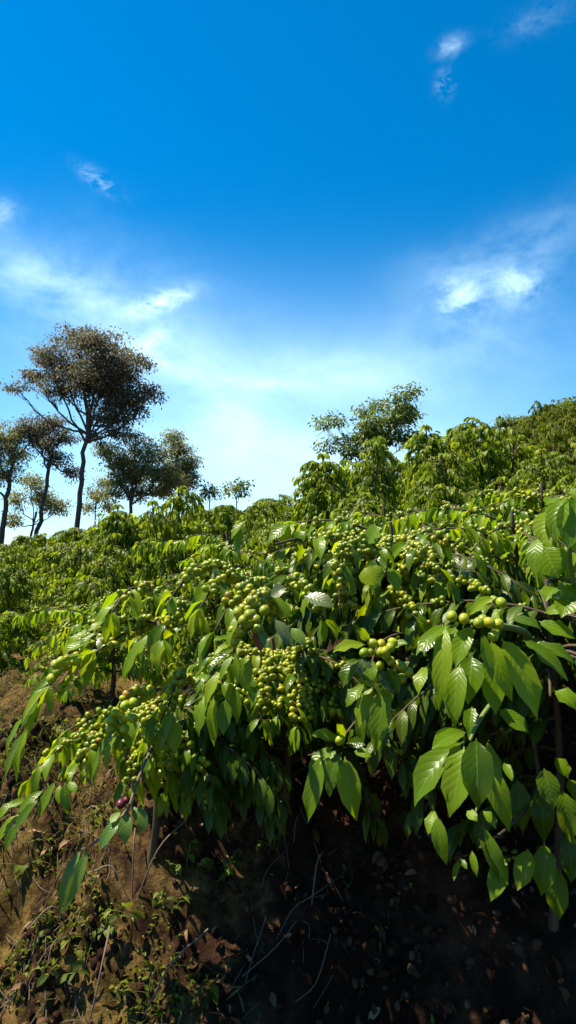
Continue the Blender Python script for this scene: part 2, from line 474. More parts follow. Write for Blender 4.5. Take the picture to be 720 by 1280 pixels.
def dress(path, wood, leaf, fruit, rng, L=.12, sp=.04, s0=.3, lod=2, droop=1.7, bprob=0., nb=(4, 9), br=.0068, blod=1, rad=(.004, .0018), ratio=.33, tip=3, lkeep=1., young=None):
    """wood, opposite leaf pairs, fruit clusters at the nodes, a tuft at the tip"""
    tube(wood, path, np.linspace(rad[0], rad[1], len(path)), 5)
    pos, tan, s = along(path, sp, s0, 1)
    side = nrm(np.cross(tan, np.array([0, 0, 1.])) + 1e-3)
    B, D, LL = [], [], []
    for k in range(len(pos)):
        fr = rng.random() < bprob and s[k] < .93
        keep = lkeep * (.45 if fr else 1.)
        for sg in (1, -1):
            if rng.random() > keep: continue
            B.append(pos[k] + side[k] * sg * rad[1])
            D.append(side[k] * sg * rng.uniform(.6, 1.1) + tan[k] * rng.uniform(.5, 1.1) + np.array([0, 0, rng.uniform(-.1, .35)]))
            LL.append(L * rng.uniform(.7, 1.12) * (1 - .25 * max(0, s[k] - .85) / .15))
        if fr:
            m = rng.integers(*nb)
            up = np.cross(side[k], tan[k])
            a = rng.uniform(0, 6.283, m)
            dd = side[k] * np.cos(a)[:, None] + up * np.sin(a)[:, None]
            berries(fruit, pos[k] + dd * br * rng.uniform(1.1, 1.7, m)[:, None] + tan[k] * rng.uniform(-1, 1, m)[:, None] * sp * .42,
                    dd + tan[k] * rng.normal(0, .3, m)[:, None], br * rng.uniform(.8, 1.12, m), blod)
    if young is not None:
        n = tip + 3
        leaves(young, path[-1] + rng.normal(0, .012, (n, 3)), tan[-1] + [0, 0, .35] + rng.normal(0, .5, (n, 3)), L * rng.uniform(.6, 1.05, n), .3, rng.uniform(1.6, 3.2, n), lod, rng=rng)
    else:
        for _ in range(tip):
            B.append(path[-1]); D.append(tan[-1] + rng.normal(0, .45, 3)); LL.append(L * rng.uniform(.45, .85))
    if B:
        leaves(leaf, np.array(B), np.array(D), np.array(LL), ratio, rng.uniform(droop * .6, droop * 1.4, len(B)), lod, rng=rng)


def bush_parts(seed, H=1.05, Rr=.55, nbr=34, bprob=.15, lod=2, L=.08, blod=0, top=True):
    rng = np.random.default_rng(seed)
    wood, leaf, fruit, young = MB(), MB(), MB(), MB()
    nst = 1 + (rng.random() < .5)
    k = 0
    for s in range(nst):
        lean = rng.normal(0, .09, 2) + (.12 if nst > 1 else 0) * np.array([math.cos(s * 3.1 + seed), math.sin(s * 3.1 + seed)])
        hh = H * (1 - .12 * s)
        st = smooth_path([[0, 0, -.08], [lean[0] * .4, lean[1] * .4, hh * .4], [lean[0], lean[1], hh]], 10)
        tube(wood, st, np.linspace(.016, .005, len(st)), 7)
        for b in range(nbr // nst):
            t = rng.uniform(.12, .97) ** .7
            az = k * 2.39996 + rng.normal(0, .3); k += 1
            p = st[0] + 0; q = t * (len(st) - 1); i0 = int(q); p = st[i0] * (1 - q + i0) + st[min(i0 + 1, len(st) - 1)] * (q - i0)
            ln = Rr * (1.1 - .95 * max(0, t - .4)) * rng.uniform(.55, 1.12)
            d = np.array([math.cos(az), math.sin(az), rng.uniform(.25, .7) + .9 * max(0, t - .6)])
            path = arc(p, d, ln, rng.uniform(1.3, 2.3), 8, rng)
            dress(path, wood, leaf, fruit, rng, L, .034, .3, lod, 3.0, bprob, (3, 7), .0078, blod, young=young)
            if rng.random() < .6:
                j = rng.integers(2, 5); d2 = nrm(path[j + 1] - path[j] + rng.normal(0, .6, 3) + np.array([0, 0, .2]))
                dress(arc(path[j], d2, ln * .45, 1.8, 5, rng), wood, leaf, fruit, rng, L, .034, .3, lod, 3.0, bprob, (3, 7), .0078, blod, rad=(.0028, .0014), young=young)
        if top:
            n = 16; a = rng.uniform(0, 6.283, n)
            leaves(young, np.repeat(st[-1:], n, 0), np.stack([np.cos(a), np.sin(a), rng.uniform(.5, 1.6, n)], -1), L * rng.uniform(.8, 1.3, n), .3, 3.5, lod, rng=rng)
    return wood, leaf, fruit, young


def proto(seed, mat, **kw):
    w, l, f, yg = bush_parts(seed, **kw)
    return [('stem', w.mesh('stem', M_WOOD)), ('foliage', l.mesh('foliage', mat)), ('young_leaves', yg.mesh('young_leaves', M_YOUNG_LIT if mat is not M_OLIVE else M_OLIVE))] + ([('berries', f.mesh('berries', M_BERRY))] if f.n else [])


def place(pr, name, x, y, z, scale, rz, label, cat, group, tilt=(0, 0)):
    e = empty(name, (x, y, z)); e.scale = (scale[0], scale[0], scale[1]); e.rotation_euler = (tilt[0], tilt[1], rz)
    for n, me in pr:
        o = bpy.data.objects.new(n, me); C.objects.link(o); o.parent = e
        if n == 'berries': o['kind'] = 'stuff'
    return tag(e, label, cat, group)


# ---------------------------------------------------------------- middle and far bushes
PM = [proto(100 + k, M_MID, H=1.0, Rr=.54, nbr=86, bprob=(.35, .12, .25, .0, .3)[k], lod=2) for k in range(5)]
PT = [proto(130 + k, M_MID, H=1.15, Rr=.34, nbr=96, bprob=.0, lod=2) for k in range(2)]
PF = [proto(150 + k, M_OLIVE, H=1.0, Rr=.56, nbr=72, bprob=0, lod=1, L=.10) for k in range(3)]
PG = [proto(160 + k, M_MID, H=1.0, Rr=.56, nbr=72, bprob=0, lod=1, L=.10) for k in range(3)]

rb = np.random.default_rng(3)
nb = 0
row = 0; y = 2.75
while y < 31:
    dy = .98 if y < 6 else (1.08 if y < 14 else 1.25)
    dx = .86 if y < 6 else (.95 if y < 14 else 1.15)
    xx = -.5 * y - .6 + rb.uniform(0, dx)
    while xx < .5 * y + .8:
        x = xx + rb.normal(0, .12); yy = y + rb.normal(0, .13) + .1 * xx * 0
        xx += dx
        if yy > ridge(x) + .3 or (x < -.85 and yy < 3.2): continue
        H = float(plant_h(yy)) * rb.uniform(.88, 1.2)
        if x < -.9 and yy < 4.6: H *= .72
        H *= 1.3 if rb.random() < .28 and x > -.05 * yy else .9; sc = H / 1.0; ws = max(min(sc, 1.05), .68) * rb.uniform(.9, 1.12)
        z = float(ground(x, yy)) - .03
        u = x / yy
        if yy > 11 and u > .13 or yy > 19: pr = PF[rb.integers(3)]
        elif yy > 8: pr = PG[rb.integers(3)]
        else: pr = PM[rb.integers(5)]
        if yy > 15: ws *= 1.15
        if yy < 4.2:
            g = 'coffee bushes just behind the front ones'; lab = 'leafy coffee bush in the second row, right behind the fruiting front bushes'
        elif yy < 8:
            g = 'coffee bushes halfway up the slope'; lab = 'rounded coffee bush halfway up the slope with sunlit drooping leaves'
        elif u < 0:
            g = 'coffee bushes near the left ridge'; lab = 'small bright green coffee bush near the ridge below the tall trees'
        else:
            g = 'coffee bushes far up the right slope'; lab = 'small olive green coffee bush far up the right hand slope'
        place(pr, 'coffee_bush', x, yy, z, (ws, sc), rb.uniform(0, 6.283), lab, 'coffee bush', g, rb.normal(0, .06, 2))
        nb += 1
    y += dy; row += 1

# the taller weeping bushes that stand out of the rows: seen at (px, py of the top), distance, width
tall = [(214, 612, 5.0, .85, 'tall weeping coffee bush standing alone left of centre before the ridge', PT[0]),
        (385, 572, 6.2, 1.1, 'tall dark coffee bush rising at the skyline below the umbrella tree', PT[1]),
        (447, 556, 7.6, 1.1, 'narrow coffee bush poking above the skyline under the umbrella tree', PT[0]),
        (545, 540, 8.5, 1.1, 'thin upright coffee bush on the skyline between umbrella tree and dense dark bush', PT[1]),
        (615, 531, 8.0, 1.25, 'dense dark green coffee bush topping the right part of the skyline', PT[0]),
        (465, 600, 4.2, 1.0, 'broad coffee bush with drooping new shoots in the centre of the slope', PM[0]),
        (150, 634, 7.5, 1.1, 'bright coffee bush on the left ridge below the broad olive tree', PT[1])]
for px, py, d, w, lab, pr in tall:
    p = P(px, py, d); g = gz(p[0], p[1]) - .03; h = max(p[2] - g, .6)
    place(pr, 'coffee_bush', p[0], p[1], g, (w * max(h, .9) * .9, h / 1.12), px * .1, lab, 'coffee bush', None)

# ---------------------------------------------------------------- the fruiting bushes in front
rf = np.random.default_rng(11)


class Front:
    def __init__(s, x, y, label, h, lean=(0, -.1)):
        s.o = empty('coffee_bush', (x, y, gz(x, y) - .03)); tag(s.o, label, 'coffee bush', 'fruiting coffee bushes on the bank edge')
        s.loc = np.array(s.o.location); s.h = h; s.rest = []; s.nberry = 0
        s.st = smooth_path([[0, 0, -.04], [lean[0] * .3 + .02, lean[1] * .3, h * .4], [lean[0] - .02, lean[1], h - .05]], 12) + s.loc
        w = MB(); tube(w, s.st - s.loc, np.linspace(.012, .005, len(s.st)), 8); w.obj('stem', M_WOOD, s.o)

    def branch(s, path, hero=None, yellow=False, young=False, old=False, label=None, **kw):
        """one branch with its own leaves and fruit clusters; hero adds leaves and berries placed one by one"""
        wood, leaf, fruit = MB(), MB(), MB()
        if path is not None:
            path = np.asarray(path)
            args = dict(L=.088, sp=.03, ratio=.31, lod=3, blod=1, bprob=.5, droop=2.0); args.update(kw)
            dress(path, wood, leaf, fruit, rf, **args)
        b = wood.obj('branch', M_WOOD if not young else M_GWOOD, s.o)
        leaf.obj('foliage', M_NEW if young else (M_SHADED if old else M_LEAF), b)
        s.fruit(fruit, b, M_YBERRY if yellow else M_BERRY, kw.get('blod', 1) == 2 or path[-1][1] < 1.45)
        for c in [b] + list(b.children): c.data.transform(__import__('mathutils').Matrix.Translation(-s.o.location))
        return b

    nberry = 0

    def fruit(s, mb, b, mat, single):
        """the berries seen largest are parts of their own, the many others one mass"""
        if mb.n == 0: return
        if single and s.nberry + len(mb.v) <= 100:
            s.nberry += len(mb.v); off = 0
            for v, f, u in zip(mb.v, mb.f, mb.u):
                one = MB(); one.add(v, f - off, u); off += len(v)
                one.obj('berry', mat, b)
        else:
            if mat is M_BERRY: s.rest.append((mb, -s.loc))
            else: mb.obj('berries', mat, b)['kind'] = 'stuff'

    def finish(s):
        if not s.rest: return
        m = MB()
        for k, off in s.rest:
            o = 0
            for v, f, u in zip(k.v, k.f, k.u):
                m.add(v + off, f - o, u); o += len(v)
        m.obj('berries', M_BERRY, s.o)['kind'] = 'stuff'

    def fill(s, n, az0, az1, ln, tlo=.86, thi=1., el=(.0, .6), sag=(.8, 1.6), **kw):
        for k in range(n):
            t = rf.uniform(tlo, thi); q = t * (len(s.st) - 1); i0 = int(q)
            p = s.st[i0]; az = math.radians(rf.uniform(az0, az1))
            d = [math.sin(az), -math.cos(az), rf.uniform(*el)]      # az 0 = towards the camera
            L_ = ln * rf.uniform(.7, 1.15)
            path = arc(p, d, L_, rf.uniform(*sag), 8, rf)
            s.branch(path, **kw)


def pth(*a, n=12):
    return smooth_path([P(*q) for q in a], n)


FK = dict(L=.078, sp=.026, droop=2.2, ratio=.31, lkeep=.8, s0=.06)
KK = dict(L=.066, sp=.022, droop=2.8, ratio=.30, lkeep=.85, s0=.06)
A = Front(-.34, 1.72, 'leftmost fruiting coffee bush hanging over the mossy bank, loaded with green berries', .46)
A2 = Front(-.02, 1.78, 'coffee bush at the bank edge beside the red leaf, dense with green berries', .55)
B = Front(.30, 1.92, 'coffee bush between the red leaf and the large leaved right bush, with hanging berry strings', .60)
E = Front(.56, 1.50, 'large leaved coffee bush nearest the right edge, over the darkest part of the bank', .80, (0, -.1))
K2 = Front(-.22, 2.7, 'coffee bush just behind the leftmost fruiting bush, covered in bright leaves', .58)
K4 = Front(.40, 2.75, 'coffee bush behind the hanging berry strings, right of the slope centre', .66)
K5 = Front(-.68, 2.6, 'coffee bush just behind the left end of the berry laden bushes, beside the bare ground', .46)
K6 = Front(.66, 2.0, 'coffee bush wedged directly behind the large glossy leaves of the right bush', .52)
K3 = Front(.92, 2.45, 'leafy coffee bush at the right behind the large glossy leaves', .66)

A.fill(22, -80, 80, .24, el=(.0, .5), bprob=.9, nb=(5, 10), tip=2, **FK)
A.fill(7, 60, 300, .26, el=(.1, .7), bprob=.5, **FK)
A2.fill(22, -80, 80, .24, el=(.0, .5), bprob=.9, nb=(5, 10), tip=2, **FK)
A2.fill(7, 60, 300, .26, el=(.1, .7), bprob=.5, **FK)
B.fill(24, -90, 80, .28, el=(.0, .5), bprob=.9, nb=(5, 10), tip=2, **FK)
B.fill(7, 60, 300, .28, el=(.1, .7), bprob=.5, **FK)
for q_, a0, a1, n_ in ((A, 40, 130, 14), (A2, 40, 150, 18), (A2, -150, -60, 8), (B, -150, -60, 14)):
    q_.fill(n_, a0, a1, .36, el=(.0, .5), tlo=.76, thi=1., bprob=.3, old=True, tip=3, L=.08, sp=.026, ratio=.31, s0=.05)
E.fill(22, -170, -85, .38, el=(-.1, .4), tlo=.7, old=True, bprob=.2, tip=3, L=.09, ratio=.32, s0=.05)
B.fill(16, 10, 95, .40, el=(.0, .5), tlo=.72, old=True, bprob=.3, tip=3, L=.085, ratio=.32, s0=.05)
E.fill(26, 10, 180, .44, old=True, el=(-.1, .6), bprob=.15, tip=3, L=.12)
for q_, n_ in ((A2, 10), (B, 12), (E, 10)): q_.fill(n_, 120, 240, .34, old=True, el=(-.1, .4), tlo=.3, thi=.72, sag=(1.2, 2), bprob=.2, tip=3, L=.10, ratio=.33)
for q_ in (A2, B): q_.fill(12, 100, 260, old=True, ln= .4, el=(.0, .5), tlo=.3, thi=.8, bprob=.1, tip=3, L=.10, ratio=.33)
K2.fill(34, -180, 180, tlo=.4, ln= .30, el=(.2, .8), bprob=.22, **KK)
K4.fill(34, -180, 180, tlo=.4, ln= .32, el=(.2, .8), bprob=.22, **KK)
K5.fill(28, -180, 180, tlo=.4, ln= .30, el=(.2, .8), bprob=.22, **KK)
K6.fill(26, -180, 180, tlo=.4, ln=.34, el=(.1, .7), bprob=.22, **KK)
K3.fill(34, -180, 180, tlo=.4, ln= .36, el=(.2, .8), bprob=.22, **KK)

# fruit laden branches at the edge, as they hang in front of the others
for bush, ctrl, kw in [
    (A, [(225, 790, 1.55), (170, 775, 1.45), (110, 800, 1.35), (62, 858, 1.25)], dict(bprob=.9, nb=(5, 9), s0=.1, lkeep=.6)),
    (A, [(200, 780, 1.6), (160, 790, 1.4), (120, 815, 1.3)], dict(bprob=1, nb=(6, 10), s0=.1, lkeep=.5)),
    (A, [(240, 770, 1.6), (205, 745, 1.5), (165, 735, 1.4), (140, 765, 1.32)], dict(bprob=.8, nb=(5, 9), s0=.1)),
    (A, [(240, 790, 1.6), (230, 760, 1.4), (215, 770, 1.3), (205, 800, 1.25)], dict(bprob=1, nb=(6, 10), s0=.1, lkeep=.5)),
    (A2, [(340, 750, 1.65), (290, 715, 1.5), (245, 710, 1.4), (215, 745, 1.3)], dict(bprob=1, nb=(6, 10), s0=.1, lkeep=.5)),
    (A2, [(350, 760, 1.65), (310, 725, 1.45), (275, 725, 1.35), (250, 760, 1.28)], dict(bprob=1, nb=(6, 10), s0=.1, lkeep=.5)),
    (A2, [(355, 760, 1.65), (330, 730, 1.45), (295, 745, 1.3), (268, 790, 1.25)], dict(bprob=1, nb=(6, 10), s0=.1, lkeep=.4)),
    (A2, [(355, 750, 1.65), (350, 715, 1.5), (380, 735, 1.4), (405, 775, 1.35)], dict(bprob=1, nb=(5, 10), s0=.1, lkeep=.5)),
    (A2, [(350, 770, 1.6), (335, 745, 1.4), (318, 752, 1.22), (300, 780, 1.12)], dict(bprob=1, nb=(6, 9), s0=.2, lkeep=.2, blod=2, br=.0072, tip=0)),
    (B, [(500, 730, 1.75), (460, 675, 1.65), (400, 672, 1.55), (345, 690, 1.5)], dict(bprob=1, nb=(5, 9), s0=.1, lkeep=.6)),
    (B, [(490, 730, 1.75), (450, 680, 1.6), (425, 695, 1.48), (425, 770, 1.42)], dict(bprob=1, nb=(7, 11), s0=.15, lkeep=.25, tip=0)),
    (B, [(490, 720, 1.75), (455, 690, 1.6), (437, 710, 1.5), (440, 790, 1.45)], dict(bprob=1, nb=(7, 11), s0=.15, lkeep=.25, tip=0)),
    (B, [(500, 720, 1.75), (520, 670, 1.65), (550, 672, 1.55), (590, 690, 1.5)], dict(bprob=1, nb=(6, 10), s0=.1, lkeep=.5)),
    (B, [(500, 740, 1.75), (510, 690, 1.6), (530, 690, 1.5), (560, 725, 1.45)], dict(bprob=1, nb=(6, 10), s0=.1, lkeep=.5)),
    (B, [(510, 760, 1.75), (545, 725, 1.6), (590, 730, 1.5), (620, 760, 1.4)], dict(bprob=1, nb=(6, 10), s0=.1, lkeep=.5)),
    (B, [(500, 770, 1.75), (490, 740, 1.6), (500, 745, 1.5), (520, 775, 1.42)], dict(bprob=1, nb=(6, 10), s0=.1, lkeep=.5)),
    (A, [(240, 850, 1.6), (225, 845, 1.5), (215, 870, 1.45), (200, 905, 1.4)], dict(bprob=1, nb=(6, 10), s0=.1, lkeep=.4)),
    (A, [(200, 860, 1.55), (170, 870, 1.4), (150, 885, 1.33)], dict(bprob=1, nb=(7, 10), s0=.4, lkeep=0, tip=0, blod=2, br=.0078, yellow=True)),
]:
    bush.branch(pth(*ctrl), **kw)


def hero(bush, ctrl, lv, br=(), young=False, nodes=(), rad=(.005, .0025), yell=True, label=None, special=()):
    """a branch tip whose leaves are placed one by one: (bx, by, tx, ty, width_px, base d, tip d, facing)"""
    wood, leaf, fruit = MB(), MB(), MB()
    if ctrl is not None:
        p = pth(*ctrl); tube(wood, p, np.linspace(rad[0], rad[1], len(p)), 7)
    objs = []
    for bx, by, tx, ty, w, d0, d1, nx in lv:
        wid = .92 * w * (d0 + d1) / 2 / F
        n = np.array([nx - .35, -1., .9 + rf.uniform(-.25, .25)])
        leaf_bt(leaf, P(bx, by, d0), P(tx, ty, d1), wid, n, rf.uniform(.05, .16), rf.uniform(.1, .35), .12, side=rf.uniform(-.05, .05))
    for x, y_, d, r in br:
        berries(fruit, [P(x, y_, d)], [[rf.normal(0, .5), -.8, -.5]], r * d / F, 2)
    b = wood.obj('branch', M_GWOOD if young else M_WOOD, bush.o)
    leaf.obj('foliage', M_LEAF, b); bush.fruit(fruit, b, M_YBERRY if yell else M_BERRY, True)
    kids = list(b.children)
    for (bx, by, tx, ty, w, d0, d1, nx, mt, nm, lb) in special:
        s_ = MB(); leaf_bt(s_, P(bx, by, d0), P(tx, ty, d1), w * d0 / F, [nx, -1., .7], .1, .2, .06)
        o = s_.obj(nm, mt, b); kids.append(o)
        if lb: o['label'] = lb
    from mathutils import Matrix
    for c in [b] + [k for k in kids if k]: c.data.transform(Matrix.Translation(-bush.o.location))
    return b


def z4(l, d, dd=-.02, o=(360, 740), s=2):       # leaves read off an enlarged region
    return [(o[0] + a / s, o[1] + b / s, o[0] + c / s, o[1] + e / s, w / s, d + q, d + q + dd, nx) for a, b, c, e, w, q, nx in l]


def zb(l, d, r, o=(360, 740), s=2):
    return [(o[0] + a / s, o[1] + b / s, d + rf.uniform(-.015, .015), r) for a, b in l]


# right bush, upper bunch
hero(E, [(668, 810, 1.42), (655, 790, 1.25), (620, 782, 1.08), (590, 778, 1.03)], z4([
    (255, 185, 120, 300, 62, .0, -.5), (230, 190, 205, 505, 80, -.01, -.2), (215, 180, 150, 300, 70, .02, -.6), (330, 185, 268, 345, 78, -.04, .1),
    (270, 190, 230, 360, 95, .01, -.1), (370, 215, 408, 398, 52, -.02, .5), (440, 235, 575, 540, 115, -.02, .3), (400, 240, 480, 470, 90, .05, .2),
    (160, 340, 130, 445, 60, .04, -.5), (330, 300, 315, 480, 110, .07, -.1), (285, 330, 265, 575, 90, .05, -.2), (390, 300, 420, 520, 100, .08, .2),
    (320, 145, 412, 85, 60, .0, .2), (470, 160, 590, 200, 55, .02, .6), (520, 240, 690, 395, 75, .03, .5), (560, 250, 720, 330, 60, .06, .5),
    (430, 500, 545, 590, 70, .05, .3), (330, 490, 320, 600, 60, .06, 0), (580, 170, 720, 235, 70, .0, .2), (600, 140, 740, 100, 70, .0, .2),
    (640, 430, 720, 500, 80, .1, .3)], 1.05, -.03, (480, 720), 3),
    zb([(255, 150), (370, 165), (395, 175), (300, 160), (410, 225), (355, 175), (440, 100), (430, 180)], 1.0, 6.6, (480, 720), 3), young=True, rad=(.007, .005))
# right bush, lower bunch
hero(E, [(640, 850, 1.3), (610, 885, 1.15), (594, 910, 1.05), (588, 925, 1.02)], z4([
    (300, 620, 115, 865, 120, .0, -.5), (300, 640, 245, 905, 125, -.03, -.1), (345, 608, 352, 878, 128, -.05, .15), (310, 585, 180, 650, 75, .0, -.3),
    (385, 620, 440, 790, 55, .0, .5), (300, 600, 190, 600, 50, .03, -.3), (370, 700, 470, 960, 90, .12, .2), (450, 700, 480, 770, 40, .1, .3)], 1.03, -.03, (480, 720), 3), young=True)
hero(E, [(600, 930, 1.15), (600, 990, 1.1), (595, 1015, 1.08)], z4([
    (200, 900, 235, 1085, 62, .0, -.1), (190, 880, 165, 970, 50, .03, -.4), (355, 985, 430, 1150, 42, .0, .3), (370, 940, 465, 1160, 48, -.01, .4),
    (290, 1060, 262, 1145, 26, .02, -.3), (285, 1060, 312, 1100, 26, .02, .3), (310, 880, 350, 920, 40, .0, .2), (370, 880, 420, 950, 40, .02, .4),
    (330, 1030, 350, 1130, 30, .02, .2)], 1.09, -.02, (480, 720), 3), young=True, rad=(.003, .002))
# dark leaves at the right edge
hero(E, [(668, 850, 1.44), (685, 838, 1.36), (688, 870, 1.29)], z4([
    (600, 720, 640, 870, 90, .0, .1), (640, 680, 690, 760, 60, .0, .4), (580, 800, 600, 1000, 90, .1, 0), (660, 800, 700, 1000, 90, .06, .3),
    (690, 760, 740, 860, 70, .0, .4), (500, 760, 520, 960, 90, .15, .0)], 1.28, -.02, (480, 720), 3))
hero(E, [(668, 930, 1.47), (672, 985, 1.43), (640, 1030, 1.38), (600, 1060, 1.35)], z4([
    (600, 1000, 590, 1200, 90, .0, .1), (540, 1020, 500, 1180, 80, .0, -.2), (680, 960, 700, 1150, 90, .0, .2), (450, 1050, 400, 1220, 80, .02, -.3), (640, 1080, 660, 1290, 90, .03, .1)], 1.38, -.02, (480, 720), 3))
# upright shoot with big curled leaves at the right edge
hero(E, [(722, 1080, 1.46), (742, 960, 1.25), (730, 800, 1.02), (712, 700, .93), (716, 625, .92)], z4([
    (620, 240, 560, 555, 188, -.01, -.6), (560, 330, 450, 590, 217, .02, -.5), (540, 360, 500, 560, 87, .0, .2), (420, 540, 405, 830, 137, .0, -.5),
    (470, 600, 570, 830, 290, .03, -.2), (700, 250, 640, 620, 275, -.02, .1), (760, 400, 720, 700, 290, .0, .2), (560, 250, 480, 300, 116, .03, -.3),
    (690, 640, 650, 820, 188, .03, .2), (610, 860, 680, 1040, 188, .03, .3), (560, 900, 480, 1000, 159, .04, -.3), (640, 960, 590, 1120, 174, .02, -.1),
    (650, 200, 760, 260, 159, 0, .2)], .93, -.02, (600, 580), 5.82), young=True)

# centre sprig with yellow and red berries
hero(B, [(520, 790, 1.6), (490, 795, 1.42), (470, 812, 1.3), (462, 850, 1.27)], z4([
    (205, 120, 172, 95, 30, .0, -.2), (195, 132, 112, 152, 42, .0, -.5), (180, 168, 138, 240, 48, .0, -.4), (206, 168, 204, 232, 42, -.03, .0),
    (190, 230, 145, 288, 40, .02, -.4), (250, 190, 278, 254, 36, -.01, .5), (212, 238, 178, 340, 48, .0, -.3), (238, 238, 216, 408, 58, -.02, .1),
    (242, 215, 256, 285, 30, .02, .4), (205, 240, 185, 400, 40, .03, -.2), (250, 140, 300, 130, 30, .03, .4)], 1.27, -.02),
    zb([(205, 150), (190, 152), (233, 130), (256, 138), (256, 172), (228, 184), (285, 187), (225, 216), (284, 216), (275, 182), (302, 200), (246, 160), (262, 126), (212, 128)], 1.25, 5.8)
    + zb([(232, 150), (244, 148)], 1.235, 6), rad=(.0035, .002),
    special=[(464, 835, 493, 870, 19, 1.25, 1.24, .6, M_PALE, 'worn_leaf', 'greyish worn leaf on the berry sprig'), (452, 822, 461, 857, 19, 1.24, 1.23, -.1, M_PALE, 'worn_leaf', None)])
# lower small sprig of five leaves
hero(B, [(470, 870, 1.4), (450, 895, 1.32), (432, 918, 1.28), (428, 930, 1.26)], z4([
    (132, 372, 58, 358, 34, .0, -.3), (140, 368, 122, 330, 28, .0, 0), (145, 378, 195, 384, 32, .0, .4), (112, 388, 52, 448, 44, .0, -.4),
    (92, 400, 50, 578, 56, -.02, -.3), (134, 402, 105, 515, 44, -.03, -.1), (142, 412, 172, 573, 62, -.04, .2), (165, 395, 208, 412, 30, .02, .5),
    (120, 395, 85, 470, 40, .03, -.2), (150, 370, 165, 345, 22, .03, .2)], 1.26, -.02), zb([(130, 370)], 1.24, 6), rad=(.0028, .0018))
# bright bunch under the big yellow berries
hero(A2, [(330, 750, 1.5), (312, 762, 1.28), (298, 790, 1.18), (292, 815, 1.17)], z4([
    (330, 140, 240, 150, 42, .0, -.3), (320, 160, 245, 215, 40, .02, -.4), (318, 190, 215, 295, 52, .0, -.4), (330, 205, 270, 335, 40, -.02, -.1),
    (225, 300, 160, 340, 44, .0, -.5), (235, 300, 165, 395, 40, .02, -.4), (280, 280, 205, 450, 66, -.02, -.3), (335, 200, 345, 350, 30, -.02, .4),
    (385, 215, 385, 385, 74, -.01, .2), (420, 310, 420, 430, 48, .01, .4), (205, 400, 175, 580, 76, .0, -.4), (290, 330, 310, 425, 50, .0, .1),
    (240, 400, 245, 625, 60, .02, 0), (295, 410, 285, 575, 76, .0, .1), (215, 490, 150, 540, 36, .03, -.4), (330, 350, 350, 520, 60, .05, .2)], 1.17, -.02, (200, 760), 3.6),
    zb([(375, 55), (330, 98), (362, 108), (335, 152), (432, 52), (470, 10), (350, 20), (395, 70), (400, 30), (440, 90)], 1.14, 6.4, (200, 760), 3.6), yell=False, rad=(.004, .002),
    special=[(321, 785, 326, 816, 17, 1.16, 1.15, .3, M_RED, 'red_leaf', 'bright red leaf under the berries'),
             (321, 781, 331, 810, 11, 1.15, 1.13, .6, M_NEW, 'young_leaf', None),
             (344, 774, 360, 808, 17, 1.2, 1.18, .4, M_PALE, 'worn_leaf', 'pale greyish leaf'), (364, 785, 380, 808, 17, 1.22, 1.2, .3, M_NEW, 'young_leaf', None),
             (380, 745, 418, 760, 22, 1.25, 1.22, .2, M_PALE, 'worn_leaf', None), (338, 745, 358, 735, 18, 1.2, 1.19, .2, M_PALE, 'worn_leaf', None)])
# drooping tips of the left bush
hero(A, [(200, 790, 1.5), (198, 778, 1.4), (200, 790, 1.28)], z4([
    (380, 225, 305, 345, 40, .0, -.4), (400, 240, 395, 315, 46, -.02, .1), (410, 220, 430, 265, 30, .0, .5), (370, 240, 330, 300, 30, .03, -.3), (350, 260, 312, 355, 30, .02, -.4)], 1.28, -.02, (0, 680), 2))
hero(A, [(160, 870, 1.5), (150, 880, 1.35), (147, 905, 1.3)], z4([
    (520, 540, 412, 785, 44, .0, -.5), (535, 550, 465, 710, 42, -.01, -.3), (548, 560, 520, 650, 30, .0, 0), (560, 560, 590, 640, 34, .02, .4), (520, 560, 440, 680, 30, .03, -.3)], 1.3, -.02, (0, 760), 3.6),
    zb([(500, 505), (520, 470), (545, 505), (570, 490), (597, 495), (600, 425), (562, 440), (500, 545), (560, 545), (530, 480)], 1.3, 5.9, (0, 760), 3.6), rad=(.003, .002))
hero(A, [(110, 800, 1.4), (85, 825, 1.32), (62, 850, 1.27), (45, 880, 1.24)], z4([
    (235, 350, 120, 440, 40, .0, -.5), (215, 355, 100, 520, 46, -.02, -.3), (180, 390, 90, 560, 44, .0, -.4), (170, 420, 120, 600, 42, .0, -.1),
    (140, 470, 30, 690, 40, .0, -.4), (125, 540, 15, 795, 50, -.02, -.4), (130, 530, 75, 785, 52, .0, .1), (420, 155, 280, 225, 60, .0, -.3),
    (400, 100, 300, 210, 60, .03, -.4), (370, 60, 330, 130, 46, .05, -.3), (430, 110, 360, 200, 50, .0, -.2), (380, 210, 290, 240, 40, .0, -.2), (470, 60, 400, 110, 46, .05, -.3)], 1.24, -.02, (0, 760), 3.6),
    zb([(275, 240), (250, 255), (258, 285), (232, 318), (290, 250), (345, 238)], 1.25, 6, (0, 760), 3.6), rad=(.004, .002))
hero(A, [(230, 900, 1.5), (215, 915, 1.42), (205, 930, 1.38)], z4([
    (430, 420, 400, 520, 40, .0, -.3), (445, 440, 440, 525, 44, .0, .2), (380, 430, 375, 510, 40, .02, -.1), (340, 420, 330, 500, 34, .04, -.2), (390, 460, 420, 480, 30, .0, .3)], 1.38, -.02, (0, 680), 2))
hero(B, [(500, 720, 1.6), (480, 715, 1.5), (470, 700, 1.42)], z4([
    (200, 440, 235, 400, 60, .0, -.2), (190, 500, 230, 545, 70, .0, 0), (230, 470, 210, 560, 60, .03, -.2), (250, 500, 275, 560, 40, .0, .3), (260, 470, 300, 440, 40, .02, .3)], 1.42, -.02, (360, 460), 2))
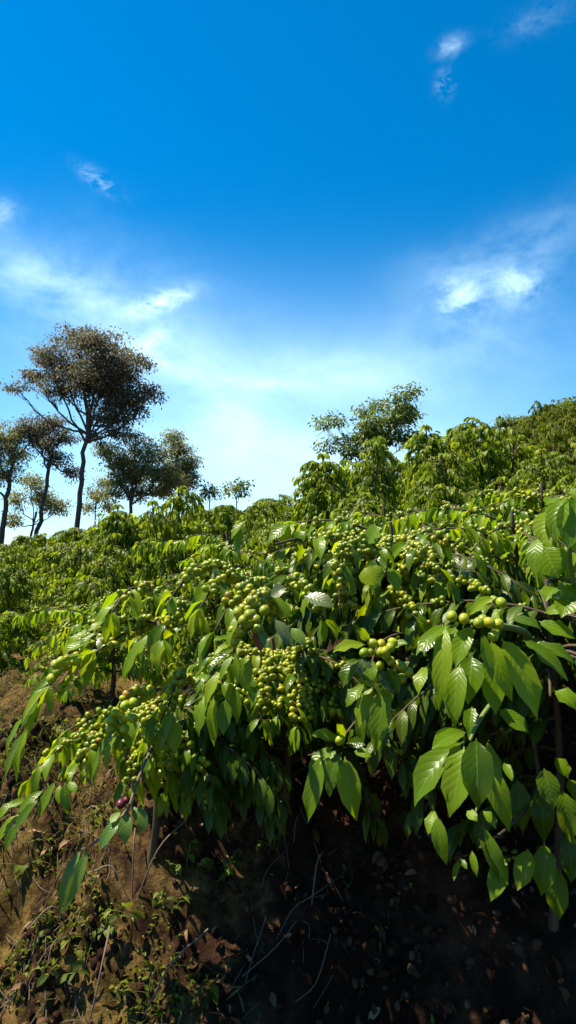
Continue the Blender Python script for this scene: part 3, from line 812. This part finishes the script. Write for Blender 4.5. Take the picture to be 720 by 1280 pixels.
hero(B, [(400, 690, 1.6), (375, 675, 1.5), (345, 680, 1.4)], z4([
    (390, 130, 330, 190, 60, .0, -.3), (400, 130, 370, 200, 50, .0, 0), (240, 130, 235, 230, 34, .0, -.4), (260, 120, 215, 180, 34, .0, -.5), (420, 150, 420, 200, 40, .02, .2)], 1.5, -.02, (200, 600), 2.4))


for q in (A, A2, B, E, K2, K3, K4, K5, K6): q.finish()

# ---------------------------------------------------------------- seedling at the left edge, hanging twig with red nosed bunch
def plant(name, x, y, label, cat, lv, ctrl, group=None, mat=None, rad=(.004, .002), br=(), bark=None):
    e = empty(name, (x, y, gz(x, y) - .02)); tag(e, label, cat, group)
    w, l, f = MB(), MB(), MB()
    for c in ctrl: p = pth(*c) if len(c[0]) == 3 and c[0][0] > 5 else np.array(c); tube(w, p, np.linspace(rad[0], rad[1], len(p)), 6)
    for bx, by, tx, ty, wd, d0, d1, nx in lv:
        leaf_bt(l, P(bx, by, d0), P(tx, ty, d1), wd * d0 / F, [nx, -1, .8], rf.uniform(.06, .14), .2, .07, side=rf.uniform(-.04, .04))
    for q, yy, d, r in br: berries(f, [P(q, yy, d)], [[0, -.8, -.4]], r * d / F, 2)
    from mathutils import Matrix
    for m, n, mt in ((w, 'stem', bark or M_WOOD), (l, 'foliage', mat or M_LEAF), (f, 'berries', M_BUD)):
        o = m.obj(n, mt, e)
        if o: o.data.transform(Matrix.Translation(-e.location))
    return e


q = P(-20, 1050, 1.45)
plant('coffee_seedling', q[0], q[1], 'low coffee seedling with a spray of long leaves at the left edge of the bank', 'coffee seedling', z4([
    (250, 780, 170, 955, 50, .0, -.4), (270, 795, 266, 885, 30, .0, 0), (292, 785, 305, 930, 46, .0, .2), (310, 780, 345, 835, 36, .0, .4), (195, 820, 75, 925, 44, .0, -.3),
    (175, 860, 60, 1015, 46, -.02, -.4), (95, 925, -10, 1060, 46, .0, -.4), (60, 870, -15, 965, 40, .0, -.3), (130, 860, 20, 900, 36, .02, -.4), (90, 960, 20, 1100, 44, -.02, -.2)], 1.3, -.02, (0, 760), 3.6),
    [[(-25, 1055, 1.45), (-5, 1020, 1.36), (35, 990, 1.31), (80, 977, 1.3)]])
q = P(192, 930, 1.62)
plant('coffee_shoot', q[0], q[1], 'bare hanging twig ending in a few leaves above the mossy bank', 'coffee shoot', z4([
    (205, 200, 148, 368, 34, .0, -.4), (222, 198, 156, 368, 30, -.015, .2), (302, 128, 248, 208, 34, .0, -.4), (318, 112, 316, 190, 34, -.01, .1), (345, 95, 362, 160, 24, .0, .4),
    (335, 95, 350, 145, 20, .01, .3), (300, 110, 275, 140, 22, .01, -.3), (355, 120, 350, 165, 20, .01, .3)], 1.2, -.02, (0, 960), 2),
    [[(192, 925, 1.6), (187, 940, 1.35), (172, 975, 1.25), (160, 1012, 1.2), (150, 1022, 1.2)], [(160, 1012, 1.2), (135, 1040, 1.2), (112, 1058, 1.2)]],
    rad=(.0032, .0018), br=[(151, 1005, 1.19, 5.5), (158, 1000, 1.2, 4)], mat=M_NEW, bark=M_TWIG)


def on_bank(px, py):
    """where the line of sight meets the bank"""
    lo, hi = .7, 3.2
    for d in np.arange(.8, 3.2, .01):
        p = P(px, py, d)
        if p[2] < gz(p[0], p[1]): return p
    return P(px, py, 2)


twigs = [('forked bare twig lying against the middle of the bank', [[(235, 1035), (200, 1080), (167, 1120)], [(222, 1010), (235, 1035)], [(122, 1098), (145, 1102), (167, 1120)]]),
         ('thin upright twig stuck in the mossy bank under the hanging leaves', [[(172, 1045), (170, 1080), (166, 1118)]]),
         ('long slanting twig at the foot of the bank near the picture bottom', [[(262, 1170), (215, 1225), (165, 1282)]]),
         ('kinked root like twig running down the left part of the bank', [[(140, 1175), (132, 1220), (122, 1250), (110, 1282)]]),
         ('short pale twig in the dark shade under the small five leaved sprig', [[(402, 1075), (395, 1100), (388, 1125)]]),
         ('curved twig above the tuft of weeds at the far left of the bank', [[(40, 1170), (70, 1150), (88, 1142)]])]
for lab, segs in twigs:
    w = MB(); o0 = None
    for sg in segs:
        p = np.array([on_bank(*a) + np.array([0, -.03, .03 + .02 * math.sin(i * 2.3)]) for i, a in enumerate(sg)])
        p[-1] += [0, .02, -.04]
        if o0 is None: o0 = p[-1].copy()
        p = smooth_path(p, 10)
        tube(w, p - o0, np.linspace(.0025, .0018, len(p)), 6)
    o = w.obj('dry_twig', M_TWIG); o.location = Vector(o0); tag(o, lab, 'twig', 'bare twigs on the bank')

# ---------------------------------------------------------------- litter, moss, weeds, grass, clods
rl = np.random.default_rng(21)


def bank_pts(n, x0, x1, y0, y1, dens=None):
    out = []
    while len(out) < n:
        x = rl.uniform(x0, x1, n * 3); y = rl.uniform(y0, y1, n * 3)
        keep = np.ones(len(x), bool) if dens is None else rl.random(len(x)) < dens(x, y)
        x = x[keep]; y = y[keep]; z = ground(x, y)
        out.extend(np.stack([x, y, z], -1))
    return np.array(out[:n])


def scatter_leaves(name, mat, n, area, L, ratio, label, cat, dens=None, up=.3, droop=(-1, 3), lod=2, lift=.004, kind='stuff', rad=None):
    p = bank_pts(n, *area, dens)
    a = rl.uniform(0, 6.283, n)
    d = np.stack([np.cos(a), np.sin(a) - .5 * up, rl.normal(up, .45, n)], -1)
    m = MB(); leaves(m, p + [0, 0, lift], d, rl.uniform(*L, n), ratio, rl.uniform(*droop, n), lod, fold=.35, wave=.12, roll=.8, rng=rl)
    return tag(m.obj(name, mat), label, cat, kind=kind)


patch = lambda f, s, th, sd=0: (lambda x, y: np.clip((fbm(x * f, y * f, 3, 60 + sd) + th) * s, 0, 1))
leftish = lambda x, y: np.clip((-.05 - x + .35 * fbm(x * 3, y * 3, 2, 77)) * 2.2, .03, 1) * patch(4, 3, .15)(x, y)
scatter_leaves('fallen_leaves', M_DRY, 3200, (-1.3, 1.2, 1.15, 2.3), (.012, .048), .42, 'brown fallen leaves littering the bank', 'leaf litter', patch(2.5, 2, .35, 5), up=.15)
scatter_leaves('moss', M_MOSS, 15000, (-1.3, .3, 1.15, 2.6), (.006, .02), .5, 'yellow green moss and tiny weeds on the sunny left part of the bank', 'moss', leftish, up=.9, lod=1, lift=0)
scatter_leaves('grass', M_GRASS, 22000, (-2.6, -.1, 1.2, 3.6), (.025, .07), .07, 'short straw coloured grass on the open ground at the left', 'grass', patch(3, 2, .5, 8), up=1.2, droop=(0, 2.5), lod=1, lift=-.003)
scatter_leaves('hill_grass', M_GRASS, 16000, (-9, 9, 3.5, 17), (.06, .16), .07, 'green grass between the coffee rows', 'grass', patch(1, 2, .4, 9), up=1.2, droop=(0, 2.5), lod=1, lift=-.01)
# clods
m = MB(); p = bank_pts(2600, -1.3, 1.2, 1.15, 2.2, patch(5, 2, .3, 11))
v0, f0, u0 = BT[1]
for q in p:
    r = rl.uniform(.003, .013)
    v = v0 * (1 + rl.normal(0, .13, v0.shape)) * r * rl.uniform(.6, 1.3, 3)
    m.add(v + q, f0, u0)
tag(m.obj('soil_clods', M_CLOD), 'crumbly clods of red soil on the bank', 'soil', kind='stuff')
# hanging rootlets and straw: fine stems down the bank
m = MB(); p = bank_pts(260, -1.2, .15, 1.2, 2.0, patch(3, 2, .3, 14))
for q in p:
    ln = rl.uniform(.03, .14); a = rl.normal(0, .5)
    y2 = q[1] - ln * .6; x2 = q[0] + a * ln
    mid = np.array([(q[0] + x2) / 2 + rl.normal(0, .01), (q[1] + y2) / 2 - .01, 0]); mid[2] = gz(mid[0], mid[1]) + rl.uniform(.0, .02)
    tube(m, smooth_path([q, mid, [x2, y2, gz(x2, y2) + rl.uniform(-.005, .015)]], 6), rl.uniform(.0006, .0016), 4)
tag(m.obj('rootlets', M_TWIG), 'fine dead stems and rootlets hanging down the bank', 'roots', kind='stuff')

weed_px = [(60, 1225), (66, 1200), (125, 1165), (218, 1135), (233, 1085), (245, 1080), (170, 1145), (265, 1240), (20, 1120), (180, 1255), (95, 1190), (285, 1095), (100, 1190), (60, 1150), (30, 1080), (75, 920), (90, 935), (345, 1060)]
seen = {}
for k, (px, py) in enumerate(weed_px):
    q = on_bank(px, py); e = empty('weed', q)
    n = rl.integers(7, 14); l, w = MB(), MB(); B_, D_ = [], []
    for s in range(rl.integers(2, 4)):
        t = arc([0, 0, -.01], [rl.normal(0, .5), -.4 + rl.normal(0, .3), 1], rl.uniform(.03, .09), .6, 5, rl); tube(w, t, .0009, 4)
        for j in range(n // 2):
            B_.append(t[rl.integers(1, 6)]); D_.append([rl.normal(), rl.normal() - .3, .5])
    leaves(l, np.array(B_), np.array(D_), rl.uniform(.015, .042, len(B_)), .42, 1.5, 2, rng=rl)
    l.obj('foliage', M_MOSS, e); w.obj('stem', M_GWOOD, e)
    tag(e, 'tiny yellow green weed sprouting from the mossy bank', 'weed', 'small weeds on the bank')


# ---------------------------------------------------------------- trees
def tree(px_base, d, label, clumps, mat, trunk_w, fork, n_leaf, leaf=.13, seed=0, lean=0, group=None, name='shade_tree', spread=1.5):
    """clumps: (px, py, depth offset, radius px across, radius px up)"""
    rng = np.random.default_rng(seed); s = d / F
    bx = P(px_base[0], px_base[1], d); base = np.array([bx[0], d, gz(bx[0], d) - .1])
    e = empty(name, base); tag(e, label, 'tree', group)
    fk = P(fork[0], fork[1], d)
    tr = smooth_path([base, base * .45 + fk * .55 + np.array([lean * s, 0, 0]), fk], 14)
    tr[2:-1] += rng.normal(0, .012 * trunk_w, (len(tr) - 3, 3)) * .5
    w = MB(); tube(w, tr - base, np.linspace(trunk_w * s, trunk_w * s * .62, len(tr)), 10)
    to = w.obj('trunk', M_BARK, e)
    br, lf = MB(), MB()
    LB, LD = [], []
    tot = sum(c[3] * c[4] for c in clumps)
    for (cx, cy, cd, rx, ry) in clumps:
        rx, ry = rx * .86, ry * .86; cpt = P(cx, cy, d + cd); rx_, ry_ = rx * s, ry * s
        st = tr[rng.integers(len(tr) - 4, len(tr))]
        mid = st * .45 + cpt * .55 + np.array([0, 0, -abs(cpt[0] - st[0]) * .18])
        lp = smooth_path([st, mid, cpt], 10); lp[1:-1] += rng.normal(0, .02, (len(lp) - 2, 3))
        tube(br, lp - base, np.linspace(trunk_w * s * .42, trunk_w * s * .12, len(lp)), 6)
        k = int(n_leaf * rx * ry / tot)
        ntw = max(6, k // 40)
        for _ in range(ntw):
            v = rng.normal(0, 1, 3); v /= np.linalg.norm(v); v *= rng.uniform(.3, spread)
            tip = cpt + v * [rx_, rx_ * .9, ry_]
            s0 = lp[rng.integers(len(lp) // 2, len(lp))]
            tw = smooth_path([s0, (s0 + tip) / 2 + rng.normal(0, .05, 3) + [0, 0, .04], tip], 5)
            tube(br, tw - base, np.linspace(trunk_w * s * .1, .004, len(tw)), 4)
            kk = max(4, k // ntw)
            c = tw[-1] + rng.normal(0, 1, (kk, 3)) * np.array([rx_ * .08 + .09, rx_ * .08 + .09, ry_ * .04 + .05])
            LB.append(c - base); LD.append(nrm(c - tw[-1]) + rng.normal(0, .5, (kk, 3)) + [0, 0, -.2])
    LB = np.concatenate(LB); LD = np.concatenate(LD)
    leaves(lf, LB, LD, rng.uniform(.6, 1.3, len(LB)) * leaf, .42, 1.0, 1, roll=.9, rng=rng)
    br.obj('limbs', M_BARK, to); lf.obj('crown', mat, e)
    return e


tree((95, 650), 20.8, 'tallest tree on the left ridge with a bare trunk and a broad dark brown crown', [
    (125, 440, 0, 38, 22), (100, 425, .6, 26, 14), (150, 460, -.4, 34, 24), (110, 475, 0, 40, 24), (165, 490, .3, 30, 18), (140, 505, 0, 30, 20), (60, 445, 0, 22, 16),
    (45, 470, .3, 20, 12), (140, 522, 0, 18, 12), (118, 548, .3, 10, 8), (168, 512, .2, 16, 10), (130, 470, .2, 30, 26), (75, 485, -.3, 24, 12), (190, 492, 0, 14, 9), (20, 484, 0, 12, 6), (150, 535, .2, 16, 16), (95, 412, 0, 14, 5), (80, 460, .5, 24, 16), (175, 455, 0, 12, 10), (125, 425, -.5, 24, 10)],
    M_CROWN, 3.8, (112, 520), 36000, .10, 1, lean=-2)
tree((-2, 668), 21.5, 'tree at the extreme left with an olive crown cut by the picture edge', [(-10, 545, 0, 26, 20), (15, 565, .4, 18, 22), (-25, 580, 0, 26, 26), (10, 590, 0, 14, 16), (22, 545, 0, 12, 10)], M_CROWN2, 4.0, (12, 600), 13000, .085, 2)
tree((40, 662), 22, 'slender leaning tree with a small dark crown between the left edge and the tallest tree', [(60, 528, 0, 20, 10), (45, 540, .3, 16, 12), (80, 545, 0, 14, 10), (55, 555, 0, 18, 10), (30, 535, -.2, 12, 10), (72, 575, 0, 12, 10), (90, 590, .3, 10, 9)], M_CROWN, 3.2, (66, 560), 11000, .085, 3)
tree((30, 664), 23.5, 'low bushy tree behind the slender leaning one on the left ridge', [(75, 632, 0, 12, 10), (20, 625, .3, 12, 10), (52, 620, 0, 15, 13), (38, 600, 0, 12, 10), (15, 650, 0, 12, 9), (62, 630, 0, 8, 8)], M_CROWN2, 2.0, (45, 640), 6500, .09, 4)
tree((160, 640), 21.5, 'broad olive tree right of the tallest trunk with several thin stems', [(150, 575, 0, 22, 18), (170, 595, .3, 26, 18), (185, 565, 0, 22, 16), (200, 590, -.2, 20, 18), (150, 600, 0, 16, 14), (215, 605, 0, 14, 14), (170, 548, 0, 14, 9), (130, 560, .3, 12, 12), (140, 618, 0, 12, 9), (178, 618, .3, 14, 8), (200, 615, 0, 12, 9)], M_CROWN2, 3.0, (165, 612), 21000, .085, 5)
tree((222, 628), 23.5, 'dark round crowned tree at the right end of the ridge group', [(222, 560, 0, 16, 14), (232, 580, 0, 15, 14), (215, 545, 0, 10, 7), (238, 597, 0, 9, 10), (215, 590, .3, 16, 14), (228, 605, 0, 14, 8), (205, 612, .4, 12, 8)], M_CROWN2, 2.6, (224, 600), 12000, .085, 6)
tree((118, 645), 24.5, 'thin scrubby sapling under the tallest tree on the ridge', [(120, 618, 0, 11, 10), (130, 604, 0, 9, 8), (112, 634, 0, 9, 7), (134, 630, 0, 9, 8)], M_CROWN2, 1.2, (120, 625), 3000, .09, 7)
tree((296, 612), 19, 'tiny round tree on the skyline left of centre', [(297, 608, 0, 9, 7), (291, 613, 0, 7, 6), (303, 614, 0, 6, 5)], M_CROWN3, 1.0, (296, 612), 500, .11, 8)
tree((262, 622), 20.5, 'tiny pale tree on the skyline right of the ridge trees', [(262, 611, 0, 9, 7), (270, 616, 0, 7, 6), (254, 618, 0, 7, 5)], M_CROWN3, 1.0, (262, 616), 500, .11, 9)
tree((474, 590), 12.5, 'airy umbrella tree with flat leaf layers rising over the middle of the skyline', [
    (418, 526, 0, 16, 4), (402, 530, .3, 8, 4), (430, 548, 0, 9, 4), (408, 556, 0, 8, 6), (455, 514, 0, 11, 5), (475, 505, .3, 12, 6), (500, 495, 0, 15, 5), (517, 487, 0, 8, 4),
    (465, 530, -.3, 16, 10), (490, 525, 0, 16, 10), (505, 520, .3, 14, 12), (480, 545, 0, 24, 12), (455, 550, 0, 18, 12), (512, 545, 0, 14, 8), (440, 565, 0, 14, 10), (500, 510, 0, 14, 8)],
    M_CROWN3, 1.8, (470, 560), 9500, .075, 10, spread=1.0)
tree((702, 522), 27, 'small dark tree on the skyline at the upper right edge', [(690, 514, 0, 12, 6), (710, 507, 0, 12, 6), (725, 506, 0, 12, 8), (680, 517, 0, 6, 4)], M_CROWN3, 1.3, (704, 515), 1800, .16, 11)
tree((650, 540), 25, 'low flat topped tree on the skyline left of the upper right edge', [(640, 528, 0, 14, 4), (655, 525, 0, 12, 4), (628, 528, 0, 6, 3)], M_CROWN3, 1.2, (650, 530), 1300, .15, 12)

# ---------------------------------------------------------------- sky, sun, camera
w = bpy.data.worlds.new('World'); bpy.context.scene.world = w; w.use_nodes = True
t = w.node_tree; t.nodes.clear()
out = t.nodes.new('ShaderNodeOutputWorld'); bg = t.nodes.new('ShaderNodeBackground'); bg.inputs['Strength'].default_value = .074
sky = t.nodes.new('ShaderNodeTexSky'); sky.sky_type = 'NISHITA'; sky.sun_disc = False
sky.sun_elevation = SUN_EL; sky.sun_rotation = SUN_AZ; sky.altitude = 900; sky.air_density = 1.0; sky.dust_density = .6; sky.ozone_density = 2.5
hs = t.nodes.new('ShaderNodeHueSaturation'); hs.inputs['Saturation'].default_value = 1.75; hs.inputs['Hue'].default_value = .494; hs.inputs['Value'].default_value = 1.06
t.links.new(sky.outputs[0], hs.inputs['Color'])
tc = t.nodes.new('ShaderNodeTexCoord')


def wdir(px, py):
    v = P(px, py, 1.); return tuple(v / np.linalg.norm(v))


def vdot(vec):
    n = t.nodes.new('ShaderNodeVectorMath'); n.operation = 'DOT_PRODUCT'; t.links.new(tc.outputs['Generated'], n.inputs[0]); n.inputs[1].default_value = vec
    return n.outputs['Value']


def wnoise(scale, detail, rough, stretch, rot=(0, 0, 0), dist=0.):
    mp = t.nodes.new('ShaderNodeMapping'); mp.inputs['Scale'].default_value = stretch; mp.inputs['Rotation'].default_value = rot
    t.links.new(tc.outputs['Generated'], mp.inputs[0])
    n = t.nodes.new('ShaderNodeTexNoise'); n.inputs['Scale'].default_value = scale; n.inputs['Detail'].default_value = detail
    n.inputs['Roughness'].default_value = rough; n.inputs['Distortion'].default_value = dist
    t.links.new(mp.outputs[0], n.inputs['Vector']); return n.outputs['Fac']


nA = wnoise(5, 7, .6, (1, 1, 1.7), (0, .35, 0), .3)
nB = wnoise(16, 8, .65, (1, 1, 1.5), (0, -.3, 0), .25); nC = wnoise(26, 9, .68, (1, 1, 1.7), (0, .25, 0), .5)
tot = None
# (px, py, half width px, half height px, tilt deg, strength, threshold)
CL = [(285, 522, 50, 26, 0, .4, .44), (60, 350, 80, 36, 25, .5, .46), (200, 378, 44, 13, -18, .9, .44), (190, 425, 30, 12, -35, .45, .44), (215, 460, 60, 11, 28, .5, .44), (320, 478, 90, 12, 4, .3, .44), (573, 372, 32, 25, 8, .68, .45), (648, 357, 29, 22, -12, .62, .45), (360, 440, 500, 110, 0, .10, .0), (610, 350, 90, 40, 0, .45, .44),
      (124, 226, 24, 9, 35, .6, .50), (563, 58, 15, 9, -20, .45, .5), (556, 104, 10, 14, -10, .4, .5), (400, 470, 220, 45, 2, .35, .40), (670, 300, 120, 36, -22, .32, .46), 
      (150, 400, 170, 90, 20, .4, .45), (0, 265, 22, 18, 0, .25, .4), (670, 25, 40, 14, -20, .10, .5), (600, 420, 120, 40, 0, .3, .45), (360, 560, 300, 40, 0, .3, .3), (360, 620, 600, 110, 0, .56, .0), (300, 480, 450, 90, 0, .18, .0)]
for (px, py, rx, ry, tl, st, th) in CL:
    c = np.array(wdir(px, py)); r_ = np.array([1., 0, 0]); r_ = r_ - (r_ @ c) * c; r_ /= np.linalg.norm(r_); u_ = np.cross(r_, c)
    a = math.radians(-tl); r2 = r_ * math.cos(a) + u_ * math.sin(a); u2 = -r_ * math.sin(a) + u_ * math.cos(a)
    k = F * np.linalg.norm(P(px, py, 1.)) * 1.0
    ux = mth(t, 'DIVIDE', vdot(tuple(r2)), rx / F * .8); uy = mth(t, 'DIVIDE', vdot(tuple(u2)), ry / F * .8)
    dist = mth(t, 'ADD', mth(t, 'MULTIPLY', ux, ux), mth(t, 'MULTIPLY', uy, uy))
    fall = mth(t, 'EXPONENT', mth(t, 'MULTIPLY', dist, -1.0))
    front = mth(t, 'GREATER_THAN', vdot(tuple(c)), 0)
    nz = nC if rx < 50 and py != 372 and py != 357 else (nB if rx < 50 else nA)
    nn = mth(t, 'MULTIPLY', mth(t, 'SUBTRACT', mth(t, 'ADD', mth(t, 'MULTIPLY', nz, .8), mth(t, 'MULTIPLY', nB, .2)), th - (.06 if rx < 50 else .06)), 4.2 if rx < 50 else 2.8, clamp=True)
    v = mth(t, 'MULTIPLY', mth(t, 'MULTIPLY', mth(t, 'MULTIPLY', fall, front), nn), st)
    tot = v if tot is None else mth(t, 'ADD', tot, v)
tot = mth(t, 'MINIMUM', tot, .93)
col = mix(t, tot, hs.outputs['Color'], (6.6, 9.1, 10.4))
t.links.new(col, bg.inputs['Color']); t.links.new(bg.outputs[0], out.inputs['Surface'])

sl = bpy.data.lights.new('sun', 'SUN'); sl.energy = 5; sl.angle = math.radians(.5); sl.color = (1, .92, .72)
so = bpy.data.objects.new('sun', sl); C.objects.link(so)
so.rotation_euler = Vector([float(a) for a in -SUN]).to_track_quat('-Z', 'Y').to_euler()

cam = bpy.data.cameras.new('camera'); co = bpy.data.objects.new('camera', cam); C.objects.link(co)
cam.sensor_fit = 'VERTICAL'; cam.sensor_height = 24; cam.lens = 12 / math.tan(math.radians(37.5)); cam.clip_end = 5000; cam.clip_start = .02
co.rotation_euler = (math.pi / 2 + PITCH, 0, 0)
sc = bpy.context.scene; sc.camera = co
cam.dof.use_dof = False
sc.view_settings.view_transform = 'Standard'; sc.view_settings.look = 'None'; sc.view_settings.exposure = 1.35; sc.view_settings.gamma = 1
sc.cycles.max_bounces = 5; sc.cycles.diffuse_bounces = 2; sc.cycles.transmission_bounces = 4; sc.cycles.use_denoising = True
print('bushes', nb)
